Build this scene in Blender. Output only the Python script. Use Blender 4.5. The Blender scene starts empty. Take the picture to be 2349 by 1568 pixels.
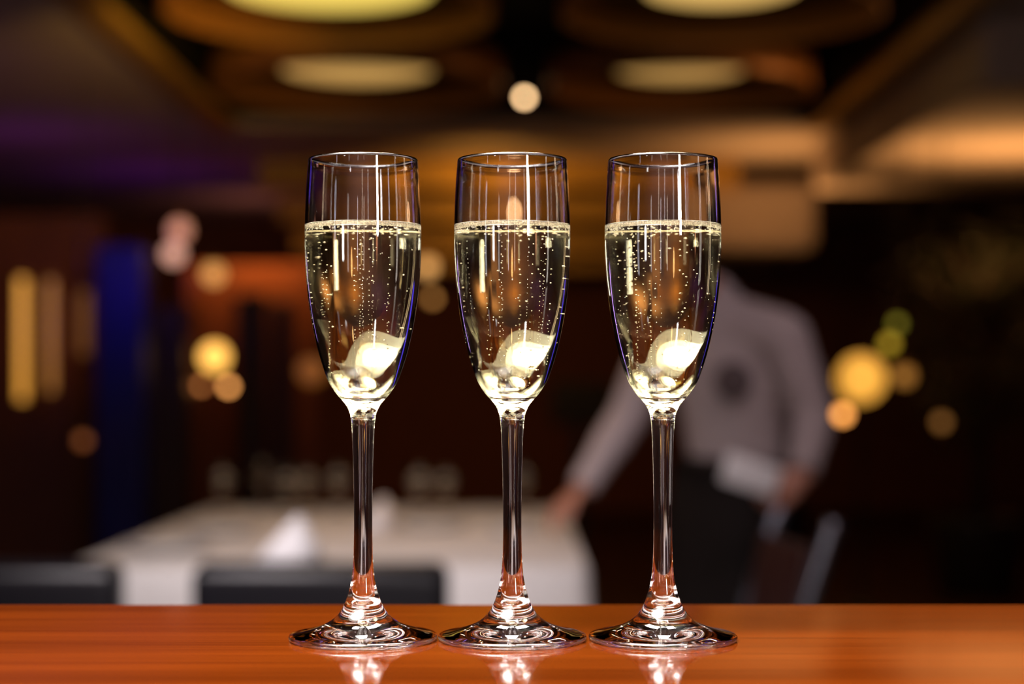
import bpy, bmesh, math, random
from mathutils import Vector, Matrix
random.seed(7)
PI = math.pi
scene = bpy.context.scene
COL = scene.collection

# ------------------------------------------------------------------ camera
FPX, CX, HOR, EYE = 4000.0, 1174.5, 880.0, 1.215      # focal length in px, principal column, horizon row, eye height
D0 = 0.784                                            # distance of the row of flutes
BAR = 1.10                                            # bar top height
cd = bpy.data.cameras.new('camera'); cam = bpy.data.objects.new('camera', cd); COL.objects.link(cam)
cam.location = (0, 0, EYE); cam.rotation_euler = (PI/2, 0, 0)
cd.sensor_width = 36; cd.lens = FPX/2349*36
cd.shift_y = (HOR-784)/2349
cd.clip_start = 0.05; cd.clip_end = 60
cd.dof.use_dof = True; cd.dof.focus_distance = D0 - 0.012
cd.dof.aperture_fstop = 4.5; cd.dof.aperture_blades = 0
scene.camera = cam
def at(px, py, d):
    return Vector(((px-CX)*d/FPX, d, EYE-(py-HOR)*d/FPX))

# ------------------------------------------------------------------ world, exposure
w = bpy.data.worlds.new('world'); scene.world = w; w.use_nodes = True
w.node_tree.nodes['Background'].inputs[0].default_value = (0.9, 0.55, 0.4, 1)
w.node_tree.nodes['Background'].inputs[1].default_value = 0.003
vs = scene.view_settings
vs.view_transform = 'Standard'; vs.look = 'None'; vs.exposure = 0.0; vs.gamma = 1.0; vs.use_curve_mapping = False
cy = scene.cycles
cy.adaptive_threshold = 0.05; cy.max_bounces = 14; cy.transmission_bounces = 14; cy.glossy_bounces = 8; cy.diffuse_bounces = 3
cy.transparent_max_bounces = 12; cy.sample_clamp_indirect = 18.0; cy.blur_glossy = 0.3
cy.caustics_refractive = True; cy.caustics_reflective = True

# ------------------------------------------------------------------ large lights
def area(name, loc, target, size, power, color=(1, 1, 1), size_y=None, spread=180, shape=None):
    l = bpy.data.lights.new(name, 'AREA'); l.energy = power; l.color = color
    l.shape = shape or ('RECTANGLE' if size_y else 'DISK'); l.size = size
    if size_y: l.size_y = size_y
    l.spread = math.radians(spread)
    o = bpy.data.objects.new(name, l); COL.objects.link(o); o.location = loc
    o.rotation_euler = (Vector(target)-Vector(loc)).to_track_quat('-Z', 'Y').to_euler()
    return o
WARM = (1.0, 0.55, 0.22); AMBER = (1.0, 0.42, 0.10)
# big unseen softbox over the barman's side of the counter, the strong light on the flutes
for sx_, sy_, L_ in ((1.50, 0.84, 3.0), (1.15, 0.60, 6.0), (0.92, 0.42, 14.0), (0.78, 0.32, 24.0)):      # stacked layers, so the softbox is brightest in its middle
    area('softbox', (-0.36, 0.36-0.0004*L_, 2.14-0.0004*L_), (0.0, 0.75, 1.2), sx_, L_*PI*sx_*sy_*PI/4, (1.0, 0.95, 0.88), size_y=sy_, spread=95, shape='ELLIPSE')
area('bar_lamp_overhead', (0.0, 0.74, 2.35), (0.0, 0.78, 1.1), 0.60, 4.0, (1.0, 0.96, 0.92), size_y=0.24, spread=80)
area('foot_glint_light', (0.02, 1.30, 2.25), (0.0, 0.78, 1.1), 0.70, 9.0, (1.0, 0.95, 0.92), size_y=0.26, spread=80)  # unseen, added for bright foot centres and a rim on the glass
# back bar lights behind the photographer, then added strips for the flutes' reflections
area('back_bar_light', (0.95, -0.75, 1.66), (0, 0.78, 1.30), 0.10, 3.2, (1.0, 0.96, 0.97), size_y=0.48, spread=60)
area('back_bar_light_small', (-0.9, -0.4, 1.35), (0, 0.78, 1.2), 0.08, 1.2, (1.0, 0.95, 0.95), size_y=0.20)
for n_, (x_, y_, w_, p_, c_) in enumerate(((-1.9, -0.6, 0.04, 1.6, (0.9, 0.9, 1.0)), (1.9, 0.3, 0.05, 1.6, (1.0, 0.85, 0.75)), (0.25, -1.9, 0.05, 1.2, (1.0, 0.8, 0.6)),
                                           (-0.35, -1.9, 0.05, 1.2, (1.0, 0.9, 0.85)), (2.0, 1.2, 0.05, 2.0, (1.0, 0.72, 0.45)), (-1.2, -1.6, 0.10, 1.2, (1.0, 0.85, 0.8)))):
    area('streak_strip', (x_, y_, 1.45), (0, 0.78, 1.3), w_, p_*0.55, c_, size_y=0.7)  # added strips that draw upright streaks in the glass
area('veil_wash', (0, -0.9, 2.7), (0, -2.2, 1.5), 2.4, 24, (1.0, 0.64, 0.60), size_y=0.3)  # added to light the unseen wall whose reflection veils the flutes
area('blue_strip', (-1.45, 2.1, 1.80), (0, 0.78, 1.3), 0.12, 0.22, (0.08, 0.05, 1.0), size_y=0.5)
area('violet_strip', (1.5, 2.0, 1.70), (0, 0.78, 1.3), 0.06, 0.25, (0.45, 0.25, 1.0), size_y=0.4)
# restaurant lamps and added unseen lights
area('table_light', (-0.4, 5.4, 2.7), (-0.4, 5.4, 0.7), 0.5, 4.2, (1.0, 0.60, 0.30), spread=110)
area('table_front_light', (-0.95, 2.2, 2.35), (-0.45, 4.4, 0.65), 0.4, 5.2, (1.0, 0.89, 0.90), spread=50)  # added to lift the front of the tablecloth
area('waiter_light', (0.9, 3.2, 2.7), (0.75, 5.0, 1.1), 0.5, 1.9, (1.0, 0.78, 0.79), spread=80)
area('ceiling_purple_wash', (-3.1, 10.9, 2.0), (-3.0, 11.1, 2.8), 0.8, 0.8, (0.36, 0.04, 0.62), size_y=0.4, spread=165)
area('ceiling_mauve_wash', (-3.4, 8.2, 1.6), (-3.1, 8.5, 2.8), 0.6, 0.9, (0.42, 0.08, 0.62), size_y=0.4, spread=165)
area('ceiling_violet_wash', (-2.7, 12.9, 1.9), (-2.6, 13.2, 2.8), 0.6, 0.9, (0.30, 0.03, 0.75), size_y=0.4, spread=165)
area('column_blue_wash', (-1.9, 8.7, 1.9), (-2.13, 9.5, 1.75), 0.10, 0.40, (0.06, 0.02, 1.0), spread=90)
area('pink_wash', (-2.25, 14.6, 2.1), (-2.2, 15.0, 2.8), 0.3, 0.8, (1.0, 0.35, 0.25), spread=140)
area('soffit_wash', (2.7, 9.4, 1.70), (2.6, 9.5, 2.5), 0.7, 13, (1.0, 0.46, 0.14), spread=150)
area('aisle_wash', (1.8, 11.4, 1.7), (1.8, 11.7, 2.8), 0.4, 6.5, (1.0, 0.46, 0.14), spread=115)
area('trim_wash', (-0.9, 6.4, 2.45), (-1.78, 8.4, 2.8), 0.2, 2.6, (1.0, 0.55, 0.10), spread=50)  # added to brighten the gold trim
area('panel_wash', (-1.9, 12.66, 2.30), (-1.9, 12.84, 1.6), 0.8, 7.5, (1.0, 0.40, 0.08), size_y=0.06)
area('far_wash', (-0.2, 10.9, 2.3), (-0.1, 13.4, 2.5), 0.4, 4.2, (1.0, 0.46, 0.08), spread=90)

# ------------------------------------------------------------------ materials
def nodes(name):
    m = bpy.data.materials.new(name); m.use_nodes = True
    nt = m.node_tree; return m, nt, nt.nodes['Principled BSDF']
def mat(name, col, rough=0.5, metal=0.0, var=0.12, scale=40.0, bump=0.0, emis=None, estr=0.0, coat=0.0, sheen=0.0):
    m, nt, p = nodes(name)
    tc = nt.nodes.new('ShaderNodeTexCoord'); nz = nt.nodes.new('ShaderNodeTexNoise')
    nz.inputs['Scale'].default_value = scale; nz.inputs['Detail'].default_value = 4
    nt.links.new(tc.outputs['Object'], nz.inputs['Vector'])
    mx = nt.nodes.new('ShaderNodeMix'); mx.data_type = 'RGBA'
    mx.inputs['A'].default_value = tuple(c*(1-var) for c in col)+(1,)
    mx.inputs['B'].default_value = tuple(min(1, c*(1+var)) for c in col)+(1,)
    nt.links.new(nz.outputs['Fac'], mx.inputs['Factor']); nt.links.new(mx.outputs['Result'], p.inputs['Base Color'])
    p.inputs['Roughness'].default_value = rough; p.inputs['Metallic'].default_value = metal
    p.inputs['Coat Weight'].default_value = coat
    if sheen: p.inputs['Sheen Weight'].default_value = sheen
    if bump:
        b = nt.nodes.new('ShaderNodeBump'); b.inputs['Strength'].default_value = bump; b.inputs['Distance'].default_value = 0.002
        nt.links.new(nz.outputs['Fac'], b.inputs['Height']); nt.links.new(b.outputs['Normal'], p.inputs['Normal'])
    if emis:
        p.inputs['Emission Color'].default_value = (*emis, 1); p.inputs['Emission Strength'].default_value = estr
    return m
def lamp_mat(name, col, strength):
    return mat(name, (0.8, 0.75, 0.7), 0.4, emis=col, estr=strength, var=0.02)
def wood(name, dark, light, rough=0.25, axis_scale=(0.6, 14, 14), fine=(1.5, 160, 160), coat=0.5, spec=0.4):
    # long grain along one axis
    m, nt, p = nodes(name)
    tc = nt.nodes.new('ShaderNodeTexCoord')
    def noise(sc, detail, dist=0.0):
        mp = nt.nodes.new('ShaderNodeMapping'); mp.inputs['Scale'].default_value = sc
        n = nt.nodes.new('ShaderNodeTexNoise'); n.inputs['Scale'].default_value = 1; n.inputs['Detail'].default_value = detail
        n.inputs['Distortion'].default_value = dist
        nt.links.new(tc.outputs['Object'], mp.inputs['Vector']); nt.links.new(mp.outputs['Vector'], n.inputs['Vector'])
        return n
    a = noise(axis_scale, 5, 0.4); b = noise(fine, 3)
    mth = nt.nodes.new('ShaderNodeMix'); mth.data_type = 'FLOAT'; mth.inputs['Factor'].default_value = 0.42
    nt.links.new(a.outputs['Fac'], mth.inputs['A']); nt.links.new(b.outputs['Fac'], mth.inputs['B'])
    cr = nt.nodes.new('ShaderNodeValToRGB'); cr.color_ramp.elements[0].position = 0.32; cr.color_ramp.elements[1].position = 0.68
    cr.color_ramp.elements[0].color = (*dark, 1); cr.color_ramp.elements[1].color = (*light, 1)
    nt.links.new(mth.outputs['Result'], cr.inputs['Fac']); nt.links.new(cr.outputs['Color'], p.inputs['Base Color'])
    p.inputs['Roughness'].default_value = rough; p.inputs['Coat Weight'].default_value = coat; p.inputs['Coat Roughness'].default_value = 0.08; p.inputs['Specular IOR Level'].default_value = spec
    bp = nt.nodes.new('ShaderNodeBump'); bp.inputs['Strength'].default_value = 0.06; bp.inputs['Distance'].default_value = 0.001
    nt.links.new(b.outputs['Fac'], bp.inputs['Height']); nt.links.new(bp.outputs['Normal'], p.inputs['Normal'])
    return m
def glass_mat(name, ior, color=(1, 1, 1), rough=0.0, absorb=None):
    m = bpy.data.materials.new(name); m.use_nodes = True; nt = m.node_tree; nt.nodes.clear()
    out = nt.nodes.new('ShaderNodeOutputMaterial'); g = nt.nodes.new('ShaderNodeBsdfGlass')
    g.inputs['IOR'].default_value = ior; g.inputs['Roughness'].default_value = rough; g.inputs['Color'].default_value = (*color, 1)
    nt.links.new(g.outputs[0], out.inputs['Surface'])
    if absorb:
        v = nt.nodes.new('ShaderNodeVolumeAbsorption'); v.inputs['Density'].default_value = absorb[0]; v.inputs['Color'].default_value = (*absorb[1], 1)
        nt.links.new(v.outputs[0], out.inputs['Volume'])
    return m
M = dict(
    bar=wood('bar_wood', (0.022, 0.0030, 0.0002), (0.078, 0.0130, 0.0008), rough=0.6, axis_scale=(1.2, 26, 26), fine=(5, 700, 700), coat=1.0, spec=0.0),
    darkwood=wood('dark_wood', (0.030, 0.008, 0.004), (0.070, 0.020, 0.009), rough=0.5, axis_scale=(8, 8, 0.5), fine=(90, 90, 2), coat=0.1),
    glass=glass_mat('clear_glass', 1.5),
    champagne=glass_mat('champagne_wine', 1.34, absorb=(8.5, (0.93, 0.80, 0.05))),
    bubble=None,
    tableglass=glass_mat('table_glass', 1.45, rough=0.05),
    foam=None,
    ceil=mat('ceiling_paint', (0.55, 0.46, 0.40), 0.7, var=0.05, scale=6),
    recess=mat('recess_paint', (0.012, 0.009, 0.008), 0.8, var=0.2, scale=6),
    gold=mat('gold_trim', (0.50, 0.30, 0.06), 0.45, 0.3, var=0.1, scale=12),
    brass=mat('aged_brass', (0.42, 0.18, 0.045), 0.45, 0.25, var=0.15, scale=20),
    wall=mat('brown_wall', (0.17, 0.045, 0.016), 0.7, var=0.2, scale=4),
    walldark=mat('dark_wall', (0.045, 0.008, 0.005), 0.7, var=0.2, scale=4),
    floor=wood('floor_wood', (0.03, 0.012, 0.006), (0.07, 0.03, 0.012), rough=0.4, axis_scale=(8, 0.7, 8), fine=(90, 2, 90), coat=0.2),
    cloth=mat('white_linen', (0.80, 0.76, 0.74), 0.8, var=0.05, scale=200, bump=0.15, sheen=0.2),
    napkin=mat('napkin_linen', (0.90, 0.88, 0.90), 0.8, var=0.04, scale=300, bump=0.1),
    china=mat('white_china', (0.82, 0.82, 0.82), 0.15, var=0.02),
    leather=mat('black_leather', (0.010, 0.009, 0.013), 0.36, var=0.2, scale=120, bump=0.2),
    seatred=mat('dark_red_leather', (0.05, 0.010, 0.010), 0.45, var=0.2, scale=120, bump=0.2),
    blackwood=mat('black_lacquer', (0.012, 0.010, 0.010), 0.35, var=0.1),
    steel=mat('blue_grey_steel', (0.30, 0.31, 0.38), 0.30, 0.9, var=0.08),
    skin=mat('skin', (0.55, 0.25, 0.17), 0.5, var=0.08, scale=30),
    shirt=mat('lilac_grey_shirt', (0.50, 0.42, 0.43), 0.85, var=0.08, scale=60, bump=0.1),
    trousers=mat('black_trousers', (0.016, 0.009, 0.008), 0.8, var=0.15, scale=80),
    badge=mat('badge_print', (0.10, 0.07, 0.075), 0.7, var=0.2, scale=90),
    hair=mat('dark_hair', (0.010, 0.006, 0.004), 0.5, var=0.3, scale=150, bump=0.4),
    eye=mat('eye', (0.55, 0.52, 0.50), 0.15), iris=mat('iris', (0.03, 0.015, 0.008), 0.1), lip=mat('lip', (0.35, 0.11, 0.09), 0.5),
    leaf=mat('dark_leaf', (0.018, 0.022, 0.008), 0.5, var=0.4, scale=10),
    bark=mat('bark', (0.03, 0.018, 0.010), 0.9, var=0.3, scale=30, bump=0.6),
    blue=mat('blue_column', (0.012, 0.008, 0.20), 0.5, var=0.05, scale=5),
    pot=mat('dark_pot', (0.03, 0.025, 0.022), 0.5, var=0.1),
    wallcream=mat('cream_wall', (0.62, 0.50, 0.48), 0.7, var=0.1, scale=3),
    tv=mat('black_screen', (0.004, 0.004, 0.004), 0.6),
)

def foam_mat():
    m, nt, p = nodes('foam'); out = nt.nodes['Material Output']
    tc = nt.nodes.new('ShaderNodeTexCoord'); n = nt.nodes.new('ShaderNodeTexNoise'); n.inputs['Scale'].default_value = 1500
    nt.links.new(tc.outputs['Object'], n.inputs['Vector'])
    bp = nt.nodes.new('ShaderNodeBump'); bp.inputs['Strength'].default_value = 0.5; bp.inputs['Distance'].default_value = 0.0003
    nt.links.new(n.outputs['Fac'], bp.inputs['Height']); nt.links.new(bp.outputs['Normal'], p.inputs['Normal'])
    p.inputs['Base Color'].default_value = (0.95, 0.84, 0.60, 1); p.inputs['Roughness'].default_value = 0.25
    t = nt.nodes.new('ShaderNodeBsdfTranslucent'); t.inputs['Color'].default_value = (0.95, 0.84, 0.60, 1)
    mx = nt.nodes.new('ShaderNodeMixShader'); mx.inputs[0].default_value = 0.55
    tr = nt.nodes.new('ShaderNodeBsdfTransparent'); m2 = nt.nodes.new('ShaderNodeMixShader')
    mr = nt.nodes.new('ShaderNodeMapRange'); mr.inputs['From Min'].default_value = 0.35; mr.inputs['From Max'].default_value = 0.65
    mr.inputs['To Min'].default_value = 0.25; mr.inputs['To Max'].default_value = 0.75; nt.links.new(n.outputs['Fac'], mr.inputs['Value']); nt.links.new(mr.outputs[0], m2.inputs[0])
    nt.links.new(p.outputs[0], mx.inputs[1]); nt.links.new(t.outputs[0], mx.inputs[2]); nt.links.new(tr.outputs[0], m2.inputs[1]); nt.links.new(mx.outputs[0], m2.inputs[2])
    nt.links.new(m2.outputs[0], out.inputs['Surface'])
    return m
M['foam'] = foam_mat()
def bubble_mat():
    m = glass_mat('gas_bubble', 0.746); nt = m.node_tree; out = next(n for n in nt.nodes if n.type == 'OUTPUT_MATERIAL'); g = next(n for n in nt.nodes if n.type == 'BSDF_GLASS')
    d = nt.nodes.new('ShaderNodeBsdfDiffuse'); d.inputs['Color'].default_value = (0.95, 0.88, 0.72, 1)  # pale diffuse share stands in for the bubbles' bright glints
    mx = nt.nodes.new('ShaderNodeMixShader'); mx.inputs[0].default_value = 0.5
    nt.links.new(g.outputs[0], mx.inputs[1]); nt.links.new(d.outputs[0], mx.inputs[2]); nt.links.new(mx.outputs[0], out.inputs['Surface'])
    return m
M['bubble'] = bubble_mat()

# ------------------------------------------------------------------ mesh helpers
def link(name, me, m=None, parent=None, smooth=False):
    o = bpy.data.objects.new(name, me); COL.objects.link(o)
    if m: me.materials.append(m)
    if parent: o.parent = parent
    if smooth:
        for p in me.polygons: p.use_smooth = True
    return o
def fin(name, bm, m, parent=None, smooth=False):
    bmesh.ops.recalc_face_normals(bm, faces=bm.faces[:])
    me = bpy.data.meshes.new(name); bm.to_mesh(me); bm.free()
    return link(name, me, m, parent, smooth)
def box(bm, c, s, bevel=0.0, rot=None, seg=2):
    mtx = Matrix.Translation(c) @ (rot.to_4x4() if rot else Matrix()) @ Matrix.Diagonal((*s, 1))
    r = bmesh.ops.create_cube(bm, size=1, matrix=mtx)
    if bevel:
        es = list({e for v in r['verts'] for e in v.link_edges})
        bmesh.ops.bevel(bm, geom=es, offset=bevel, segments=seg, affect='EDGES', profile=0.5)
def lathe(bm, prof, seg=32, c=(0, 0, 0)):
    rings = []
    for r, z in prof:
        if r < 1e-6: rings.append([bm.verts.new((c[0], c[1], c[2]+z))])
        else: rings.append([bm.verts.new((c[0]+r*math.cos(2*PI*k/seg), c[1]+r*math.sin(2*PI*k/seg), c[2]+z)) for k in range(seg)])
    for a, b in zip(rings, rings[1:]):
        for k in range(seg):
            q = [a[k % len(a)], a[(k+1) % len(a)], b[(k+1) % len(b)], b[k % len(b)]]
            q = list(dict.fromkeys(q))
            if len(q) > 2: bm.faces.new(q)
def tube(bm, pts, rad, seg=12, ref=None):
    """closed tube through pts; rad: number, list, or list of (across, along-ref) pairs"""
    pts = [Vector(p) for p in pts]; n = len(pts)
    if not isinstance(rad, (list, tuple)): rad = [rad]*n
    rings = []; prev = None
    for i, p in enumerate(pts):
        t = (pts[min(i+1, n-1)]-pts[max(i-1, 0)]).normalized()
        rf = Vector(ref) if ref is not None else (prev or (Vector((0, 0, 1)) if abs(t.z) < 0.9 else Vector((1, 0, 0))))
        v = (rf-t*rf.dot(t)).normalized(); u = v.cross(t); prev = v
        ra, rb = rad[i] if isinstance(rad[i], (tuple, list)) else (rad[i], rad[i])
        rings.append([bm.verts.new(p+u*ra*math.cos(2*PI*k/seg)+v*rb*math.sin(2*PI*k/seg)) for k in range(seg)])
    for a, b in zip(rings, rings[1:]):
        for k in range(seg): bm.faces.new((a[k], a[(k+1) % seg], b[(k+1) % seg], b[k]))
    bm.faces.new(rings[0]); bm.faces.new(rings[-1])
def ball(bm, c, r, sub=2, mtx=None):
    s = r if isinstance(r, (tuple, list)) else (r, r, r)
    bmesh.ops.create_icosphere(bm, subdivisions=sub, radius=1, matrix=Matrix.Translation(c) @ (mtx.to_4x4() if mtx else Matrix()) @ Matrix.Diagonal((*s, 1)))
def empty(name, loc=(0, 0, 0), rz=0):
    o = bpy.data.objects.new(name, None); COL.objects.link(o); o.location = loc; o.rotation_euler.z = rz; o.empty_display_size = 0.1
    return o
def tag(o, label=None, cat=None, group=None, kind=None):
    for k, v in (('label', label), ('category', cat), ('group', group), ('kind', kind)):
        if v: o[k] = v
    return o
def struct(name, bm, m, label=None, parent=None):
    o = fin(name, bm, m, parent)
    if not parent: tag(o, label, kind='structure')
    return o
def nb(): return bmesh.new()
def spline(pts, n):
    """centripetal-ish Catmull-Rom through (r, z) points"""
    P = [Vector((*p, 0)) for p in pts]; P = [P[0]*2-P[1]]+P+[P[-1]*2-P[-2]]
    out = []
    for i in range(1, len(P)-2):
        for k in range(n):
            t = k/n; a, b, c, d = P[i-1:i+3]
            t01 = max((b-a).length, 1e-9)**0.5; t12 = max((c-b).length, 1e-9)**0.5; t23 = max((d-c).length, 1e-9)**0.5
            m1 = (c-b)+t12*((b-a)/t01-(c-a)/(t01+t12)); m2 = (c-b)+t12*((d-c)/t23-(d-b)/(t12+t23))
            q = (2*(b-c)+m1+m2)*t**3+(-3*(b-c)-2*m1-m2)*t**2+m1*t+b
            out.append((q.x, q.y))
    out.append(tuple(pts[-1])); return out

# ------------------------------------------------------------------ setting
CEIL = 2.80
b = nb(); box(b, (0, 7.5, -0.05), (13, 21, 0.1)); struct('floor', b, M['floor'], 'dark wooden restaurant floor')
b = nb(); box(b, (-5.05, 7.5, 1.6), (0.1, 21, 3.6)); struct('wall_left', b, M['walldark'], 'dark side wall')
b = nb(); box(b, (5.25, 7.5, 1.6), (0.1, 21, 3.6)); struct('wall_right', b, M['walldark'], 'dark side wall by the tree')
b = nb(); box(b, (0, 17.05, 1.6), (10.4, 0.1, 3.6)); struct('wall_back', b, M['wall'], 'dark brown far wall')
b = nb(); box(b, (0, -2.2, 1.6), (10.4, 0.1, 3.6)); struct('wall_front', b, M['wallcream'], 'pale wall behind the bar')  # unseen wall, made pale so its reflection veils the flutes
# ceiling round the recessed tray
X0, X1, Y0, Y1 = -1.78, 1.90, 2.6, 10.75
b = nb()
box(b, ((-5+X0)/2, 7.5, CEIL+0.03), (X0+5, 19.4, 0.06)); box(b, ((5.2+X1)/2, 7.5, CEIL+0.03), (5.2-X1, 19.4, 0.06))
box(b, ((X0+X1)/2, (Y0-2.2)/2, CEIL+0.03), (X1-X0, Y0+2.2, 0.06)); box(b, ((X0+X1)/2, (Y1+17)/2, CEIL+0.03), (X1-X0, 17-Y1, 0.06))
ceiling = struct('ceiling', b, M['ceil'], 'pale ceiling with a deep dark tray')
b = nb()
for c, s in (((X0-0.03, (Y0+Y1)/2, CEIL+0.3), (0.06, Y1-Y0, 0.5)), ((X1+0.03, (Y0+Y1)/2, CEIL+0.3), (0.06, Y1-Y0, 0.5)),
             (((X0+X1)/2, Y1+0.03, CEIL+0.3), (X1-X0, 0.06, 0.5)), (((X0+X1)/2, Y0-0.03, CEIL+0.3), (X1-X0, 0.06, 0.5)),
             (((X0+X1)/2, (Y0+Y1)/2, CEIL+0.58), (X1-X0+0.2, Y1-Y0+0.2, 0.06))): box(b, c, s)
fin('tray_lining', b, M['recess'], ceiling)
b = nb(); box(b, (X0+0.02, (Y0+Y1)/2, CEIL-0.005), (0.16, Y1-Y0, 0.05), 0.01); struct('trim_1', b, M['gold'], 'gold edge trim of the ceiling tray beside the purple wash')
b = nb(); box(b, (X1-0.02, (Y0+Y1)/2, CEIL-0.005), (0.16, Y1-Y0, 0.05), 0.01); struct('trim_2', b, M['gold'], 'gold edge trim of the ceiling tray beside the amber soffit')
# amber soffit over the side aisle
b = nb(); box(b, (3.3, 9.5, 2.64), (2.6, 4.2, 0.3), 0.04); s1 = struct('ceiling_soffit', b, M['ceil'], 'lowered ceiling soffit washed with amber light')
b = nb(); box(b, (1.75, 14.0, 2.42), (0.9, 3.0, 0.5), 0.08); struct('ceiling_soffit', b, M['ceil'], 'far lowered soffit over the aisle, washed amber')
# stepped beams over the far end
for i, (y, z0, z1) in enumerate(((12.3, 2.60, 2.80), (13.4, 2.46, 2.66), (14.4, 2.30, 2.48), (15.3, 2.20, 2.34))):
    b = nb(); box(b, (-0.1, y+0.15, (z0+z1)/2), (3.4, 0.3, z1-z0), 0.01)
    struct('trim_%d' % (3+i), b, M['gold'], 'gold ceiling beam across the far end, number %d from the tray' % (i+1))
# left partition with amber panels, blue column, dark pillars
b = nb(); box(b, (-3.35, 10.3, 1.1), (1.9, 0.2, 2.2)); struct('wall_partition', b, M['wall'], 'brown partition wall carrying light tubes')
b = nb(); p = at(285, 880, 9.6); box(b, (p.x, p.y, 0.985), (0.26, 0.26, 1.97), 0.02); struct('column_1', b, M['blue'], 'square column washed in blue light')
for i, (px, d, wd, hh, lab) in enumerate(((395, 10.0, 0.22, 1.66, 'dark wooden column next to the blue one'), (578, 12.0, 0.20, 1.83, 'dark wooden column right of the bright globe lamp'),
                                     (650, 12.4, 0.14, 1.80, 'slim dark wooden column behind the flute beside the napkin'))):
    b = nb(); p = at(px, 880, d); box(b, (p.x, p.y, hh/2), (wd, 0.25, hh), 0.02); struct('column_%d' % (i+2), b, M['darkwood'], lab)

b = nb(); box(b, (-1.92, 12.95, 1.05), (1.0, 0.12, 2.1), 0.02); struct('wall_screen_panel', b, M['wall'], 'low brown partition panel with an amber-lit top')

# ------------------------------------------------------------------ bar counter
bar = tag(empty('bar_counter', (0, 0.68, 0)), 'polished reddish wooden bar counter under the three flutes', 'bar counter')
b = nb(); box(b, (0, 0.911-0.26-0.68, BAR-0.02), (5.0, 0.52, 0.04), 0.003, seg=3); fin('worktop', b, M['bar'], bar)
b = nb(); box(b, (0, 0.0, (BAR-0.04)/2), (4.9, 0.38, BAR-0.04), 0.004); fin('body', b, M['darkwood'], bar)

# ------------------------------------------------------------------ champagne flutes
mm = 0.001
OUT = [(0.0, 1.7), (6, 1.6), (14, 1.15), (24, 0.5), (29.5, 0.1), (31.8, 0.0), (33.0, 0.5), (33.4, 1.4), (33.0, 2.4), (31.5, 3.0),
       (27, 3.9), (21, 5.6), (15.5, 8.0), (11.6, 11.2), (9.0, 15.0), (7.0, 20.0), (5.5, 26.0), (4.65, 33), (4.25, 42), (4.1, 55), (4.25, 68), (4.55, 81),
       (5.0, 93), (5.35, 98), (6.1, 102.2), (8.2, 106.2), (12.2, 110.8), (15.4, 115.8), (18.3, 123.5), (20.6, 131.5), (22.5, 140), (24.2, 150),
       (25.4, 161), (26.0, 172), (26.15, 182), (25.9, 193), (25.4, 204), (24.75, 213.5)]
RIM = [(24.55, 215.4), (24.15, 216.0), (23.75, 215.6)]
INN = [(23.65, 213.5), (24.25, 204), (24.75, 193), (25.0, 182), (24.85, 172), (24.25, 161), (23.05, 150), (21.35, 140), (19.4, 131.5),
       (16.9, 123.5), (13.4, 117.2), (9.3, 112.9), (5.0, 110.7), (0.0, 110.1)]
full = spline(OUT+RIM+INN, 5)
irim = max(range(len(full)), key=lambda i: full[i][1])
SEG = 128
def wob(th, ph):
    return 0.016*math.sin(3*th+ph)+0.006*math.sin(7*th+1+ph*2)+0.0012*math.sin(17*th+2.3)
def flute_meshes(ph):
    bm = nb(); rings = []
    for i, (r, z) in enumerate(full):
        r = max(r, 0.0); inner = i > irim+3
        if r < 0.02: rings.append([bm.verts.new((0, 0, z*mm))]); continue
        f = min(1, max(0, (z-118)/20)) if inner else 0
        rings.append([bm.verts.new(((r+f*wob(2*PI*k/SEG, ph))*mm*math.cos(2*PI*k/SEG), (r+f*wob(2*PI*k/SEG, ph))*mm*math.sin(2*PI*k/SEG), z*mm)) for k in range(SEG)])
    fr = []
    for i, (a, c) in enumerate(zip(rings, rings[1:])):
        for k in range(SEG):
            q = list(dict.fromkeys([a[k % len(a)], a[(k+1) % len(a)], c[(k+1) % len(c)], c[k % len(c)]]))
            if len(q) > 2: fr.append((bm.faces.new(q), i))
    bm.normal_update(); bm.verts.ensure_lookup_table(); bm.verts.index_update()
    if sum(f.normal.dot(f.calc_center_median().xy.to_3d()) for f, i in fr if 300 > i > irim-60 and i < irim-5) < 0:
        for f, i in fr: f.normal_flip()
        bm.normal_update()
    zsplit = (15.0, 103.0); res = {}
    for f, i in fr:
        z = f.calc_center_median().z/mm
        res.setdefault('bowl' if (z > zsplit[1]) else ('stem' if z > zsplit[0] else 'foot'), []).append(f)
    out = {}
    for nme, fs in res.items():
        vid = {}; vs_ = []; ns = []; faces = []
        for f in fs:
            for v in f.verts:
                if v not in vid: vid[v] = len(vs_); vs_.append(v.co.copy()); ns.append(v.normal.copy())
            faces.append([vid[v] for v in f.verts])
        me = bpy.data.meshes.new('flute_'+nme); me.from_pydata(vs_, [], faces)
        for p_ in me.polygons: p_.use_smooth = True
        me.normals_split_custom_set_from_vertices(ns); out[nme] = me
    bm.free(); return out
LEVEL = 184.6
inn_full = spline(INN, 6)
def rin(z):
    for (r0, z0), (r1, z1) in zip(inn_full, inn_full[1:]):
        if z1 <= z <= z0: return r0+(r1-r0)*(z-z0)/((z1-z0) or 1)
    return 0.0
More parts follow.
